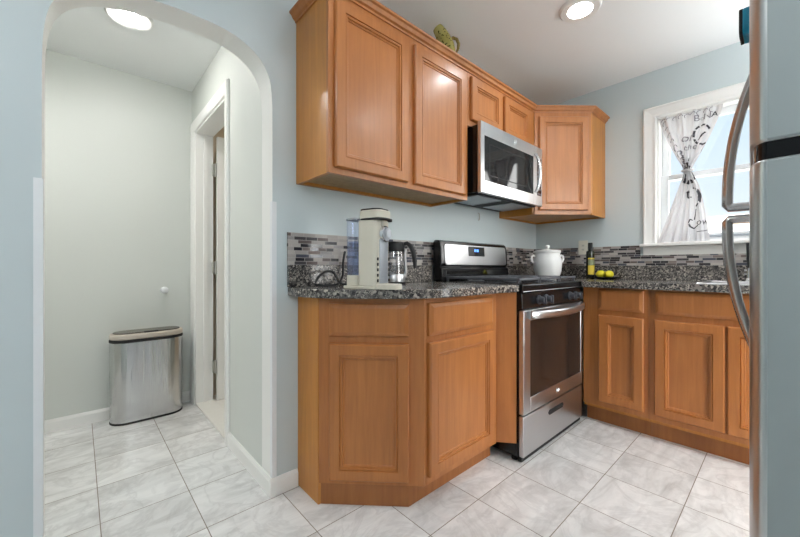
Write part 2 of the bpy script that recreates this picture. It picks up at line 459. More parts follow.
b = MB().box(GX0, GX0+.06, YF-.08, YF-.04, GZ0, GZ1).box(GX1-.06, GX1, YF-.08, YF-.04, GZ0, GZ1).box(GX0+.06, GX1-.06, YF-.08, YF-.04, GZ0, GZ0+.08).box(GX0+.06, GX1-.06, YF-.08, YF-.04, GZ1-.06, GZ1)
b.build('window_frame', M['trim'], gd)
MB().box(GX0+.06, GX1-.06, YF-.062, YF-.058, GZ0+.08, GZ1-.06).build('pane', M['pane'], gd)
struct(MB().box(XL-0.12, XL, YF-0.1, WT, 0, CEIL).build('wall_left', M['wall']))
struct(MB().box(-4.3, -0.8, YH, YH+0.12, 0, HCEIL).build('wall_hall_back', M['hall']))
struct(MB().box(-4.3, -4.2, WT, YH, 0, HCEIL).build('wall_hall_left', M['hall']))
# hall right wall with door opening y .66-1.39, z 2.03
b = MB().box(XH, XH+.11, WT, .66, 0, HCEIL).box(XH, XH+.11, 1.39, YH, 0, HCEIL).box(XH, XH+.11, .66, 1.39, 1.994, HCEIL)
struct(b.build('wall_hall_right', M['hall']))
struct(MB().box(-0.9, -0.8, WT, YH, 0, HCEIL).build('wall_bath', M['bath']))
struct(MB().box(XH+.112, -0.9, YH-0.012, YH, 0.006, HCEIL).build('wall_bath_back', M['bath']))

# window wall with opening
WY0, WY1, WZ0, WZ1 = -0.90, -1.66, 1.172, 2.066
b = MB()
b.box(0, .15, WY0, WT, 0, CEIL).box(0, .15, YF, WY1, 0, CEIL).box(0, .15, WY1, WY0, 0, WZ0).box(0, .15, WY1, WY0, WZ1, CEIL)
struct(b.build('wall_right', M['wall']))

# baseboards
def baseboard(name, fr, u0, u1, h=0.078):
    b = MB().extr(lambda u, z, n: fr(n, z, u), [(0.001, 0), (0.013, 0), (0.013, h-0.016), (0.006, h), (0.001, h)], u0, u1)
    return struct(b.build(name, M['trim']))
baseboard('baseboard_back', FA, XH-0.0135, -2.302)
baseboard('baseboard_hall_back', frame(0, YH, 1, 0, 0, -1), -4.2, XH)
baseboard('baseboard_hall_right', frame(XH, 0, 0, 1, -1, 0), -0.0004, 0.588)

# hall door: casing, jamb, leaf
d = bpy.data.objects.new('door_1', None); COL.objects.link(d); d.location = (XH, 1.39, 0); ORG[d.name] = (XH, 1.39, 0); struct(d)
b = MB()
FH = frame(XH, 0, 0, 1, -1, 0)
HD = 1.994
prof = [(0, .001), (0, .012), (.006, .018), (.05, .014), (.066, .010), (.07, .006), (.07, .001)]
b.loop([[FH(1.46-u, z, n) for u, n in prof] for z in (0,)]+[[FH(1.46-u, 2.064-u, n) for u, n in prof], [FH(.59+u, 2.064-u, n) for u, n in prof], [FH(.59+u, 0, n) for u, n in prof]])
b.build('casing', M['trim'], d)
b = MB().box(XH-.001, XH+.115, 1.375, 1.391, 0, HD).box(XH-.001, XH+.115, .659, .675, 0, HD).box(XH-.001, XH+.115, .66, 1.39, HD-.014, HD+.001)
b.box(XH+.05, XH+.075, 1.363, 1.376, 0, HD-.014).box(XH+.05, XH+.075, .675, .687, 0, HD-.014)
b.build('jamb', M['trim'], d)
lf = MB().box(XH+.135, XH+.825, 1.335, 1.37, .012, 1.978).build('door_leaf', M['trim'], d, 0.002)
for z in (.26, 1.0, 1.73):
    MB().box(XH+.110, XH+.136, 1.355, 1.3765, z-.045, z+.045).tube([(XH+.128, 1.352, z-.05), (XH+.128, 1.352, z+.05)], .006).build('hinge', M['hinge'], lf)
MB().box(XH, XH+.115, .66, 1.39, 0.001, .012).build('threshold', M['bathfloor'], d, 0.003)

# mosaic backsplash tiles (fixed to the walls)
o = struct(MB().box(-2.351, -0.001, -.008, -.0005, 1.0165, 1.163).build('trim_1', M['mosaicX']))
o['label'] = 'mosaic tile strip above the granite on the range wall'
b = MB().box(-.008, -.0005, -0.80, -.009, 1.0165, 1.163).box(-.008, -.0005, -1.75, -0.80, 1.0165, 1.09)
o = struct(b.build('trim_2', M['mosaicY']))
o['label'] = 'mosaic tile strip under the window sill'

# window
win = bpy.data.objects.new('window_1', None); COL.objects.link(win); win.location = (0, -1.28, WZ0); ORG[win.name] = (0, -1.28, WZ0); struct(win)
FW = frame(0, 0, 0, -1, -1, 0)
u0, u1 = -WY0, -WY1
b = MB()
cp = [(0, .001), (0, .018), (.008, .022), (.02, .018), (.055, .014), (.07, .016), (.08, .010), (.08, .001)]
zt_ = WZ1+.08
b.loop([[FW(u0-.08+u, WZ0, n) for u, n in cp], [FW(u0-.08+u, zt_-u, n) for u, n in cp], [FW(u1+.08-u, zt_-u, n) for u, n in cp], [FW(u1+.08-u, WZ0, n) for u, n in cp]])
b.build('window_frame', M['trim'], win)
b = MB().fbox(FW, u0-.095, u1+.095, WZ0-.022, WZ0, -.0, .055)
b.build('window_sill', M['trim'], win, 0.005)
b = MB().extr(lambda u, z, n: FW(n, z, u), [(.001, 1.09), (.010, 1.09), (.012, 1.10), (.016, 1.12), (.022, 1.135), (.026, 1.149), (.001, 1.149)], u0-.08, u1+.08)
b.build('apron', M['trim'], win)
b = MB()
b.box(.0, .15, WY0-.012, WY0, WZ0, WZ1).box(.0, .15, WY1, WY1+.012, WZ0, WZ1).box(0, .15, WY1, WY0, WZ1-.012, WZ1).box(0, .15, WY1, WY0, WZ0-.001, WZ0+.012)
b.build('window_jamb', M['trim'], win)
def sash(z0, z1, x0, x1, rail_b, rail_t, nm):
    b = MB(); st = .045; y0, y1 = WY0-.012, WY1+.012
    b.box(x0, x1, y0-st, y0, z0, z1).box(x0, x1, y1, y1+st, z0, z1).box(x0, x1, y1+st, y0-st, z0, z0+rail_b).box(x0, x1, y1+st, y0-st, z1-rail_t, z1)
    f = b.build('sash', M['vinyl'], win, 0.003)
    MB().box((x0+x1)/2-.002, (x0+x1)/2+.002, y1+st, y0-st, z0+rail_b, z1-rail_t).build('pane', M['pane'], f)
sash(WZ0+.012, 1.655, .045, .075, .05, .035, 0)
sash(1.620, WZ1-.012, .08, .11, .035, .045, 1)
MB().box(.035, .044, WY1+.08, WY0-.08, WZ0+.03, WZ0+.045).build('sash_lift', M['silver'], win, 0.002)

# white corner guards on the archway
for x, sg, top, lab in ((-3.13, -1, 1.275, 'white vinyl corner guard on the archway edge away from the cabinets'), (XH, 1, 1.294, 'white vinyl corner guard on the archway edge beside the cabinets')):
    b = MB().prism([(x+sg*.018, -.0003), (x+sg*.018, -.003), (x-sg*.003, -.003), (x-sg*.003, .018), (x-sg*.0003, .018), (x-sg*.0003, -.0003)], .079, top)
    tag(b.build('corner_guard', M['vinyl'], org=(x, 0, .079)), lab, 'corner guard')

# ------------------------------------------------------------------ recessed lights, plus fill lamps added out of view
def downlight(x, y, zc, lens, label, group=None, dome=0.0):
    t = thing('recessed_light', label, 'ceiling light', (x, y, zc), group)
    MB().lathe(x, y, [(.104, zc-.0005), (.104, zc-.006), (.095, zc-.015), (.062, zc-.015), (.054, zc-.0012)], 40, cap=False).build('trim_ring', M['trim'], t, smooth=True)
    MB().lathe(x, y, [(.0545, zc-.002), (.052, zc-.0025-dome*.3), (.03, zc-.003-dome*.85), (.002, zc-.0032-dome)], 40).build('lens', M[lens], t, smooth=True)
    return t
downlight(-1.037, -.767, CEIL, 'lens', 'round recessed light in the kitchen ceiling in front of the jug')
downlight(-2.85, .80, HCEIL, 'lenshall', 'round recessed light in the hallway ceiling beyond the archway', dome=.03)
downlight(-3.75, .80, HCEIL, 'fillhall', 'unseen round ceiling light added in the far end of the hallway as fill')
downlight(-1.0, -1.75, CEIL, 'fillsink', 'unseen round ceiling light added near the sink and refrigerator as fill')
downlight(-2.25, -.74, CEIL, 'lensmid', 'round recessed ceiling light in the middle of the kitchen, in front of the coffee machine')
for x, y in ((-3.6, -.8), (-3.6, -2.0)):
    downlight(x, y, CEIL, 'filldining', 'unseen round ceiling light added above the dining end of the room as fill', 'added dining end fill lights')
downlight(-1.6, .9, HCEIL, 'fillbath', 'unseen warm ceiling light added in the room behind the half hidden white door')

px_, py_, pz_ = -3.12, -2.05, 1.60
gl = thing('fill_globe', 'unseen white globe lamp added behind the viewer for even fill', 'pendant lamp', (px_, py_, CEIL))  # globe added behind the camera as general fill
MB().lathe(px_, py_, [(.06, CEIL-.001), (.06, CEIL-.02), (.006, CEIL-.03), (.006, pz_+.14)], 24).build('canopy', M['trim'], gl, smooth=True)
MB().ball((px_, py_, pz_), .145, .145, .145, 0, 28).build('globe', M['globe'], gl, smooth=True)

fx, fy = -.52, -2.12
fl = thing('fill_uplight', 'unseen black uplight added in the corner by the sink cabinet to brighten the ceiling', 'lamp', (fx, fy, 0))  # torchiere added out of view to lift the ceiling brightness
MB().lathe(fx, fy, [(.13, .0005), (.13, .015), (.02, .03)], 28).build('lamp_foot', M['blackmatte'], fl, smooth=True)
MB().lathe(fx, fy, [(.012, .03), (.012, 1.72)], 12).build('pole', M['blackmatte'], fl, smooth=True)
MB().lathe(fx, fy, [(.015, 1.72), (.08, 1.745), (.15, 1.80), (.148, 1.803), (.078, 1.75), (.01, 1.73)], 32).build('lamp_shade', M['trim'], fl, smooth=True)
MB().lathe(fx, fy, [(.095, 1.770), (.095, 1.774)], 28).build('bulb', M['filltorch'], fl)

# ------------------------------------------------------------------ cabinets
DOOR = [(0, 0), (0, .013), (.005, .019), (.045, .019), (.0465, .0135), (.051, .0165), (.0565, .0155), (.0585, .009), (.064, .0085), (.067, .0045)]
DRAW = [(0, 0), (0, .010), (.003, .013), (.019, .019), (.022, .019)]
def door(fr, u0, u1, z0, z1, n, parent, name='door', prof=DOOR):
    f2 = lambda u, z, k: fr(u, z, n+k)
    return MB().rings(f2, u0, u1, z0, z1, prof).build(name, M['wood'], parent, smooth=True, angle=12)
def crown(fr, u0, u1, n, parent, m0=0.0, m1=0.0, z0=2.127):
    pr = [(0, 0), (.005, 0), (.007, .008), (.016, .013), (.024, .027), (.032, .032), (.034, .040), (.024, .042), (0, .042)]
    rs = [[fr(u+s_*k, z0+z, n+k) for k, z in pr] for u, s_ in ((u0, m0), (u1, m1))]
    return rs

UD, ZU0, ZU1 = .285, 1.387, 2.14
# two door wall cabinet
t = thing('wall_cabinet', 'tall two door maple wall cabinet above the cream coffee machine', 'cabinet', (-1.85, 0, ZU0))
MB().box(-2.307, -1.394, -UD+.018, -.001, ZU0+.018, ZU1, 0).build('carcass', M['woodside'], t)
b = MB().box(-2.2885, -1.4125, -UD+.019, -.02, ZU0+.014, ZU0+.0185); b.build('bottom_panel', M['raw'], t)
b = MB().box(-2.307, -2.289, -UD+.018, -.001, ZU0, ZU0+.019).box(-1.412, -1.394, -UD+.018, -.001, ZU0, ZU0+.019).box(-2.289, -1.412, -.02, -.001, ZU0, ZU0+.019)
b.build('bottom_rail', M['woodside'], t)
MB().box(-2.308, -1.393, -UD, -UD+.018, ZU0, ZU1).build('face_frame', M['wood'], t, 0.001)
door(FA, -2.282, -1.878, 1.412, 2.096, UD, t); door(FA, -1.832, -1.428, 1.412, 2.096, UD, t)
b = MB().loop(crown(FA, -2.307, -1.394, UD, t, -1, 0))
FE = frame(-2.307, 0, 0, 1, -1, 0)
b.loop(crown(FE, -UD, -.001, 0, t, -1, 0)); b.build('crown_molding', M['wood'], t)
# over-microwave cabinet
t = thing('wall_cabinet', 'short two door maple wall cabinet directly over the microwave', 'cabinet', (-1.0, 0, 1.83))
MB().box(-1.393, -.606, -UD+.018, -.001, 1.822, ZU1).build('carcass', M['woodside'], t)
MB().box(-1.3925, -.606, -UD, -UD+.018, 1.822, ZU1).build('face_frame', M['wood'], t, 0.001)
door(FA, -1.372, -1.052, 1.856, 2.108, UD, t); door(FA, -1.016, -.688, 1.856, 2.108, UD, t)
b = MB().loop(crown(FA, -1.393, -.606, UD, t, 0, math.tan(-PI/8))); b.build('crown_molding', M['wood'], t)
# corner cabinet, diagonal front
t = thing('corner_cabinet', 'single door maple corner wall cabinet set diagonally beside the microwave', 'cabinet', (-.3, -.3, ZU0))
CA, CB = .605, .565
MB().prism([(-CA, -.001), (-CA, -UD+.012), (-UD+.012, -CB), (-.001, -CB), (-.001, -.001)], ZU0+.012, ZU1).build('carcass', M['woodside'], t)
dl = math.hypot(CA-UD, CB-UD); ux, uy = (CA-UD)/dl, -(CB-UD)/dl
FD = frame(-CA, -UD, ux, uy, uy, -ux)
MB().fbox(FD, .006, dl-.006, ZU0, ZU1, -.012, .0).build('face_frame', M['wood'], t, 0.001)
b = MB().box(-CA, -CA+.018, -UD+.006, -.001, ZU0, ZU0+.013).box(-UD+.012, -.001, -CB, -CB+.018, ZU0, ZU0+.013).box(-CA+.018, -.02, -.02, -.001, ZU0, ZU0+.013).box(-.02, -.001, -CB+.018, -.001, ZU0, ZU0+.013)
b.build('bottom_rail', M['woodside'], t)
door(FD, .035, dl-.032, ZU0+.03, 2.096, 0, t)
tn = math.tan(PI/8)
b = MB().loop(crown(FD, 0, dl, 0, t, -tn*-1, tn))
FE2 = frame(0, -CB, 1, 0, 0, -1)
b.loop(crown(FE2, -UD, -.001, 0, t, -tn, 0)); b.build('crown_molding', M['wood'], t)

# base cabinets -------------------------------------------------------
ZC, ZK = .876, .10
# angled end cabinet: end panel on wall, diagonal face
A0 = (-2.299, -.188); A1 = (-1.984, -.508)
t = thing('base_cabinet', 'maple base cabinet with angled front and drawer below the coffee machine', 'cabinet', (-2.1, -.2, 0))
dl = math.hypot(A1[0]-A0[0], A1[1]-A0[1]); ux, uy = (A1[0]-A0[0])/dl, (A1[1]-A0[1])/dl
FG = frame(A0[0], A0[1], ux, uy, uy, -ux)
MB().prism([(-2.281, -.001), (-2.281, -.19), (-1.984, -.49), (-1.972, -.49), (-1.972, -.001)], ZK, ZC).build('carcass', M['woodside'], t)
MB().prism([(-2.299, -.001), (-2.299, -.188), (-2.281, -.19), (-2.281, -.001)], 0, ZC).build('side_panel', M['woodside'], t, 0.001)
MB().fbox(FG, .003, dl, ZK-.008, ZC, -.018, 0).box(-1.984, -1.972, -.508, -.491, ZK-.008, ZC).build('face_frame', M['wood'], t, 0.001)
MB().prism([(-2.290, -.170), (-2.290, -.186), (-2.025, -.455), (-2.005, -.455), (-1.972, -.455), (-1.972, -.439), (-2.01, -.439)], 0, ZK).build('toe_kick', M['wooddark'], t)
door(FG, .049, .385, .716, .852, 0, t, 'drawer', DRAW); door(FG, .049, .385, .112, .684, 0, t)
# straight cabinet
t = thing('base_cabinet', 'maple base cabinet with drawer, door and slanted filler next to the range', 'cabinet', (-1.7, -.2, 0))
MB().box(-1.9715, -1.40, -.49, -.001, ZK, ZC).build('carcass', M['woodside'], t)
MB().box(-1.9715, -1.446, -.508, -.49, ZK-.008, ZC).build('face_frame', M['wood'], t, 0.001)
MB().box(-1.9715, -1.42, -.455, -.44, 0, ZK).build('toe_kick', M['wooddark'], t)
door(FA, -1.9665, -1.492, .716, .855, .508, t, 'drawer', DRAW); door(FA, -1.966, -1.487, .125, .688, .508, t)
MB().prism([(-1.446, -.49), (-1.446, -.509), (-1.384, -.588), (-1.384, -.565)], ZK-.002, ZC).build('filler_panel', M['wood'], t, 0.001)
# window wall cabinets
NB = .595
def base_b(name, label, y0, y1, doors, drawers, loc):
    t = thing(name, label, 'cabinet', loc)
    c_ = MB().fbox(FB, y0, y0+.016, ZK, ZC, .001, NB-.018).fbox(FB, y1-.016, y1, ZK, ZC, .001, NB-.018).fbox(FB, y0+.016, y1-.016, ZK, ZK+.016, .001, NB-.018)
    c_.build('carcass', M['woodside'], t)
    MB().fbox(FB, y0, y1, ZK+.022, ZC, NB-.018, NB).build('face_frame', M['wood'], t, 0.001)
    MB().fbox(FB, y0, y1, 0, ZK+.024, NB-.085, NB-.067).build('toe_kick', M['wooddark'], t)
    for a, c in drawers: door(FB, a, c, .736, .866, NB, t, 'drawer', DRAW)
    for a, c in doors: door(FB, a, c, .155, .702, NB, t)
    return t
base_b('base_cabinet', 'narrow one door maple base cabinet in the corner under the lemons', .622, .982, [(.717, .958)], [(.717, .958)], (-.3, -.8, 0))
base_b('sink_base_cabinet', 'wide maple sink base cabinet under the window', .983, 1.74, [(1.010, 1.310), (1.319, 1.619)], [(1.013, 1.617)], (-.3, -1.36, 0))

# countertops ---------------------------------------------------------
def arcpts(p0, p1, p2, n=8):
    return [tuple((1-k/n)**2*a+2*(1-k/n)*(k/n)*b_+(k/n)**2*c for a, b_, c in zip(p0, p1, p2)) for k in range(n+1)]
poly = [(-1.386, -.001), (-2.349, -.001), (-2.349, -.06)] + arcpts((-2.345, -.10), (-2.335, -.225), (-2.26, -.305)) + arcpts((-2.13, -.440), (-1.985, -.575), (-1.80, -.568)) + [(-1.55, -.574), (-1.45, -.59), (-1.386, -.605)]
t = thing('countertop', 'speckled grey granite countertop with curved front under the coffee machine', 'countertop', (-1.9, -.3, ZC))
MB().prism(poly, ZC+.0005, .914).build('slab', M['granite'], t, 0.004)
MB().box(-2.351, -1.402, -.02, -.0005, .9145, 1.016).build('backsplash', M['granite'], t, 0.002)
t = thing('countertop', 'speckled grey granite countertop running under the window', 'countertop', (-.3, -.8, ZC))
SX0, SX1, SY0, SY1 = -.52, -.12, -1.20, -1.66
b = MB().prism([(-.001, -.001), (-.614, -.001), (-.614, -.625), (-.646, -.627), (-.646, SY0), (-.001, SY0)], ZC+.0005, .914)
b.prism([(-.646, SY0), (-.646, -1.74), (SX0, -1.74), (SX0, SY0)], ZC+.0005, .914).prism([(SX1, SY0), (SX1, -1.74), (-.001, -1.74), (-.001, SY0)], ZC+.0005, .914).prism([(SX0, SY1), (SX0, -1.74), (SX1, -1.74), (SX1, SY1)], ZC+.0005, .914)
b.build('slab', M['granite'], t)
b = MB().box(-.630, -.0005, -.02, -.0005, .918, 1.016).box(-.02, -.0005, -1.74, -.02, .9145, 1.016)
b.build('backsplash', M['granite'], t, 0.002)

# sink and faucet
t = thing('sink', 'stainless steel drop in sink below the window', 'sink', (-.32, -1.43, .914))
b = MB()
b.rings(lambda u, z, n: (z, -u, .914+n), -SY0-.015, -SY1+.015, SX0-.015, SX1+.015, [(0, .0006), (.004, .006), (.02, .006), (.03, -.01), (.04, -.15), (.07, -.155)])
b.build('basin', M['steel'], t)
t = thing('faucet', 'chrome bridge faucet with black lever behind the sink', 'faucet', (-.07, -1.37, .9145))
b = MB().lathe(-.07, -1.37, [(.022, .9145), (.022, .93), (.012, .94), (.012, 1.0)], 16)
b.build('post', M['chrome'], t, smooth=True)
MB().lathe(-.07, -1.49, [(.022, .9145), (.022, .93), (.012, .94), (.012, 1.0)], 16).build('post', M['chrome'], t, smooth=True)
b = MB().tube([(-.07, -1.35, .985), (-.07, -1.51, .985)], .008); b.tube([(-.07, -1.35, .962), (-.07, -1.51, .962)], .006); b.tube([(-.07, -1.43, .985), (-.07, -1.43, 1.1), (-.11, -1.43, 1.16), (-.2, -1.43, 1.17), (-.24, -1.43, 1.12)], .010)
b.build('spout', M['chrome'], t, smooth=True)
MB().tube([(-.07, -1.37, .998), (-.07, -1.368, 1.04), (-.07, -1.366, 1.15)], [.007, .008, .010]).build('lever', M['blackmatte'], t, smooth=True)

# ------------------------------------------------------------------ range
xl, xr = -1.381, -.619
t = thing('gas_range', 'stainless and black gas range between the base cabinets', 'range', (-1.0, -.3, 0))
b = MB().box(xl+.002, xr-.002, -.578, -.03, .028, .874); b.box(xl+.003, xr-.003, -.595, -.575, .028, .78)
b.build('body', M['black'], t)
for x in (xl+.03, xr-.03):
    for y in (-.56, -.1): MB().lathe(x, y, [(.018, 0.0005), (.018, .01), (.01, .012), (.01, .03)], 12).build('leveling_foot', M['blackmatte'], t)
MB().box(xl+.004, xr-.004, -.612, -.59, .006, .029).build('kick_strip', M['blackmatte'], t, 0.003)
# drawer
dr = MB().box(xl+.003, xr-.003, -.622, -.596, .032, .238).build('storage_drawer', M['steel'], t, 0.004)
MB().extr(FA, [(-1.10+.012, .172), (-.905-.012, .172), (-.905, .184), (-.905, .190), (-.905-.012, .200), (-1.10+.012, .200), (-1.10, .190), (-1.10, .184)], .6221, .6235).build('recessed_pull', M['blackmatte'], dr)
# oven door
od = MB()
f = FA
od.fbox(f, xl+.002, xl+.072, .249, .782, .597, .625).fbox(f, xr-.028, xr-.002, .249, .782, .597, .625).fbox(f, xl+.072, xr-.028, .249, .327, .597, .625).fbox(f, xl+.072, xr-.028, .727, .782, .597, .625)
od = od.build('oven_door', M['steel'], t, 0.003)
MB().fbox(FA, xl+.0715, xr-.0275, .3265, .7275, .60, .6225).build('oven_window', M['ovenglass'], od)
hp = []
for k in range(25):
    s_ = k/24; u = xl+.055+(xr-.02-xl-.055)*s_
    out = .630+.062*math.sin(PI*s_)**0.6
    hp.append((u, -out, .757+.0*s_))
b = MB(); b.tube(hp, .020, 12, flat=(.42, 1.0)); b.fbox(FA, xl+.045, xl+.067, .737, .777, .622, .642).fbox(FA, xr-.032, xr-.010, .737, .777, .622, .642)
b.build('oven_handle', M['steel'], od, smooth=True)
cxl, czl = -.985, .290
b = MB().tube([FA(cxl+.017*math.cos(2*PI*k/24), czl+.011*math.sin(2*PI*k/24), .6262) for k in range(24)], .0022, 6, close=True)
b.tube([FA(cxl-.012, czl+.004, .6262), FA(cxl-.006, czl-.005, .6262), FA(cxl, czl+.003, .6262), FA(cxl+.005, czl-.005, .6262), FA(cxl+.012, czl+.005, .6262)], .0018, 6)
b.build('emblem', M['chrome'], od, smooth=True)
# control panel with knobs
cp_ = MB().extr(lambda u, z, n: FA(n, z, u), [(.575, .787), (.618, .787), (.612, .872), (.575, .872)], xl+.002, xr-.002).build('control_panel', M['black'], t, 0.003)
for x in (-1.20, -1.115, -.795, -.71):
    k = MB()
    def ring(r, n, seg=20): return [FA(x+r*math.cos(2*PI*i/seg), .828+r*math.sin(2*PI*i/seg), n) for i in range(seg)]
    k.loop([ring(.025, .6145), ring(.025, .622), ring(.019, .624), ring(.0175, .648), ring(.015, .651)])
    k.fbox(FA, x-.006, x+.006, .806, .850, .642, .658)
    k.build('knob', M['knob'], cp_, 0.001)
# cooktop
b = MB().extr(lambda u, z, n: FA(n, z, u), [(.03, .875), (.621, .875), (.621, .911), (.615, .917), (.03, .917)], xl, xr)
ck = b.build('cooktop', M['black'], t, 0.002)
b = MB().tube([(xl+.004, -.621, .879), (xr-.004, -.621, .879)], .0022, 6)
b.build('edge_trim', M['steel'], ck)
bn = [(-1.20, -.46), (-1.20, -.21), (-1.0, -.335), (-.80, -.46), (-.80, -.21)]
for x, y in bn:
    MB().lathe(x, y, [(.048, .9172), (.048, .922), (.034, .924), (.034, .931), (.030, .933)], 20).build('burner', M['iron'], ck, smooth=True)
for gx0, gx1 in ((xl+.02, -1.135), (-1.125, -.875), (-.865, xr-.02)):
    b = MB(); z0, z1 = .934, .946
    for y in (-.585, -.45, -.335, -.22, -.10): b.box(gx0, gx1, y-.006, y+.006, z0, z1)
    n_ = 3 if gx1-gx0 > .24 else 3
    for q in range(n_):
        x = gx0+.006+(gx1-gx0-.012)*q/(n_-1); b.box(x-.006, x+.006, -.585, -.10, z0, z1)
    for x in (gx0+.006, gx1-.006):
        for y in (-.579, -.106): b.box(x-.006, x+.006, y-.006, y+.006, .9172, z0)
    b.build('grate', M['iron'], ck, 0.002)
bl_, br_ = -1.400, -.634
# backguard
pr = [(.0215, .9175), (.098, .9175), (.098, 1.000), (.080, 1.005), (.092, 1.02), (.088, 1.12), (.075, 1.165), (.062, 1.174), (.035, 1.176), (.022, 1.165)]
bgd = MB().extr(lambda u, z, n: FA(n, z, u), pr, bl_+.001, br_-.001).build('backguard', M['black'], t, 0.006)
f3 = lambda u, z, n: FA(u, z, .0935+n-(z-1.015)*.06 if z < 1.13 else .0866+n-(z-1.13)*.28)
def rr(u0, u1, z0, z1, r, n=5):
    p = []
    for cx, cz, a0 in ((u1-r, z0+r, -PI/2), (u1-r, z1-r, 0), (u0+r, z1-r, PI/2), (u0+r, z0+r, PI)):
        p += [(cx+r*math.cos(a0+PI/2*k/n), cz+r*math.sin(a0+PI/2*k/n)) for k in range(n+1)]
    return p
fa2 = lambda u, z, n: FA(u, z, .094+n-(z-1.02)*.06)
MB().extr(fa2, rr(bl_+.035, br_-.03, 1.018, 1.150, .02), -.004, .003).build('steel_fascia', M['steel'], bgd, 0.002)
ds = MB().extr(fa2, rr(-1.125, -.943, 1.078, 1.142, .004), .0025, .005).build('clock_display', M['blackglass'], bgd)
b = MB()
for k, u in enumerate((-1.056, -1.044, -1.029, -1.017)):
    b.extr(fa2, [(u-.004, 1.108), (u+.004, 1.108), (u+.004, 1.125), (u-.004, 1.125)], .0051, .0056)
b.build('clock_digits', M['digits'], ds)
MB().fbox(FA, bl_+.04, br_-.02, .922, .985, .0975, .1005).build('vent_strip', M['blackglass'], bgd, 0.002)

# ------------------------------------------------------------------ microwave
ml, mr = -1.371, -.634
t = thing('microwave', 'stainless over the range microwave mounted under the short wall cabinet', 'microwave', (-1.0, 0, 1.42))
MB().box(ml+.004, mr-.004, -.336, -.002, 1.436, 1.821).build('housing', M['black'], t, 0.002)
b = MB().box(ml+.03, mr-.03, -.325, -.03, 1.429, 1.4355); un = b.build('underside_grille', M['blackmatte'], t)
for x in (-1.19, -.81):
    b = MB()
    b.box(x-.13, x+.13, -.30, -.29, 1.4245, 1.429).box(x-.13, x+.13, -.09, -.08, 1.4245, 1.429).box(x-.13, x-.12, -.29, -.09, 1.4245, 1.429).box(x+.12, x+.13, -.29, -.09, 1.4245, 1.429).box(x-.12, x+.12, -.29, -.09, 1.427, 1.429)
    b.build('filter', M['silver'], un)
md = MB()
for a in ((ml, -1.336, 1.430, 1.834), (-.760, -.722, 1.430, 1.834), (-1.336, -.760, 1.430, 1.502), (-1.336, -.760, 1.758, 1.834)): md.fbox(FA, *a, .338, .362)
md = md.build('door', M['steel'], t, 0.002)
mw = MB().fbox(FA, -1.3365, -.7595, 1.5015, 1.7585, .340, .361).build('door_window', M['mwglass'], md)
b = MB()
FM = frame(0, 0, 1, 0, 0, -1)
b.fbox(FA, -1.285, -.85, 1.535, 1.54, .3608, .3614).fbox(FA, -1.285, -.85, 1.715, 1.72, .3608, .3614).fbox(FA, -1.285, -1.28, 1.54, 1.715, .3608, .3614).fbox(FA, -.855, -.85, 1.54, 1.715, .3608, .3614)
b.build('window_border', M['blackmatte'], mw)
hp = [FA(-.742, 1.515+.262*k/16, .366+.034*math.sin(PI*k/16)**.6) for k in range(17)]
MB().tube(hp, .011, 10).build('door_handle', M['steelZ'], md, smooth=True)
b = MB().fbox(FA, -.7205, mr, 1.430, 1.834, .338, .362); pc = b.build('control_side', M['steel'], t, 0.002)
pp = MB().fbox(FA, -.712, -.650, 1.50, 1.758, .3615, .3635).build('keypad', M['blackglass'], pc)
b = MB()
for i in range(3):
    for j in range(6): b.fbox(FA, -.706+.018*i, -.694+.018*i, 1.505+.03*j, 1.516+.03*j, .3636, .3640)
b.build('button', M['greyink'], pp)
cxl, czl = -1.0, 1.796
b = MB().tube([FA(cxl+.013*math.cos(2*PI*k/24), czl+.013*math.sin(2*PI*k/24), .3622) for k in range(24)], .0016, 6, close=True)
b.tube([FA(cxl+.006*math.cos(2*PI*k/20+1), czl+.006*math.sin(2*PI*k/20+1), .3622) for k in range(16)], .0011, 6)
b.build('emblem', M['handle'], md, smooth=True)

# ------------------------------------------------------------------ refrigerator
t = thing('refrigerator', 'stainless top freezer refrigerator close beside the viewer', 'refrigerator', (-1.95, -1.9, 0))
MB().box(-2.342, -1.530, -2.25, -1.575, .02, 1.755).build('cabinet_body', M['fridge'], t, 0.004)
FX, FY = -2.346, -1.485
def plan(inset=0.0, n=8):
    p = [(FX+inset, -1.572)]
    for k in range(n+1):
        a = PI-PI/2*k/n; p.append((FX+.050+(.050-inset)*math.cos(a), FY-.020+(.020-inset)*math.sin(a)))
    for k in range(1, 12):
        s_ = k/12; p.append((FX+.050+.735*s_, FY-inset+.012*math.sin(PI*s_)))
    for k in range(n+1):
        a = PI/2-PI/2*k/n; p.append((-1.561+(.035-inset)*math.cos(a), FY-.035+(.035-inset)*math.sin(a)))
    p.append((-1.526-inset, -1.572)); return p
def fdoor(name, z0, z1):
    m = MB().prism(plan(), z0, z1)
    n_ = len(plan())
    m.mi[2] = 1; m.mi[2+n_-2] = 1    # the two flat door edges are painted grey
    return m.build(name, [M['fridge'], M['fridgeside']], t, 0.004, angle=30)
fz = fdoor('freezer_door', 1.180, 1.76)
fd = fdoor('fresh_food_door', .04, 1.156)
MB().prism(plan(.004), 1.153, 1.183).build('door_gap_trim', M['mwglass'], t, smooth=True)
MB().box(-2.34, -1.535, -1.58, -1.53, .0, .035).build('kick_grille', M['blackmatte'], t)
hx = -1.60
def bow(z_end, z_door, sgn):
    pts = [(hx, -1.470, z_end), (hx, -1.425, z_end), (hx, -1.408, z_end)]
    n = 14; L = z_door-z_end
    for k in range(n+1):
        s_ = k/n
        pts.append((hx, -1.402-.072*s_**2.2, z_end+sgn*.008+(L-sgn*.008)*s_))
    return pts
MB().tube(bow(1.184, 1.60, 1), .0155, 12, flat=(1.3, .85)).build('handle', M['handle'], fz, smooth=True)
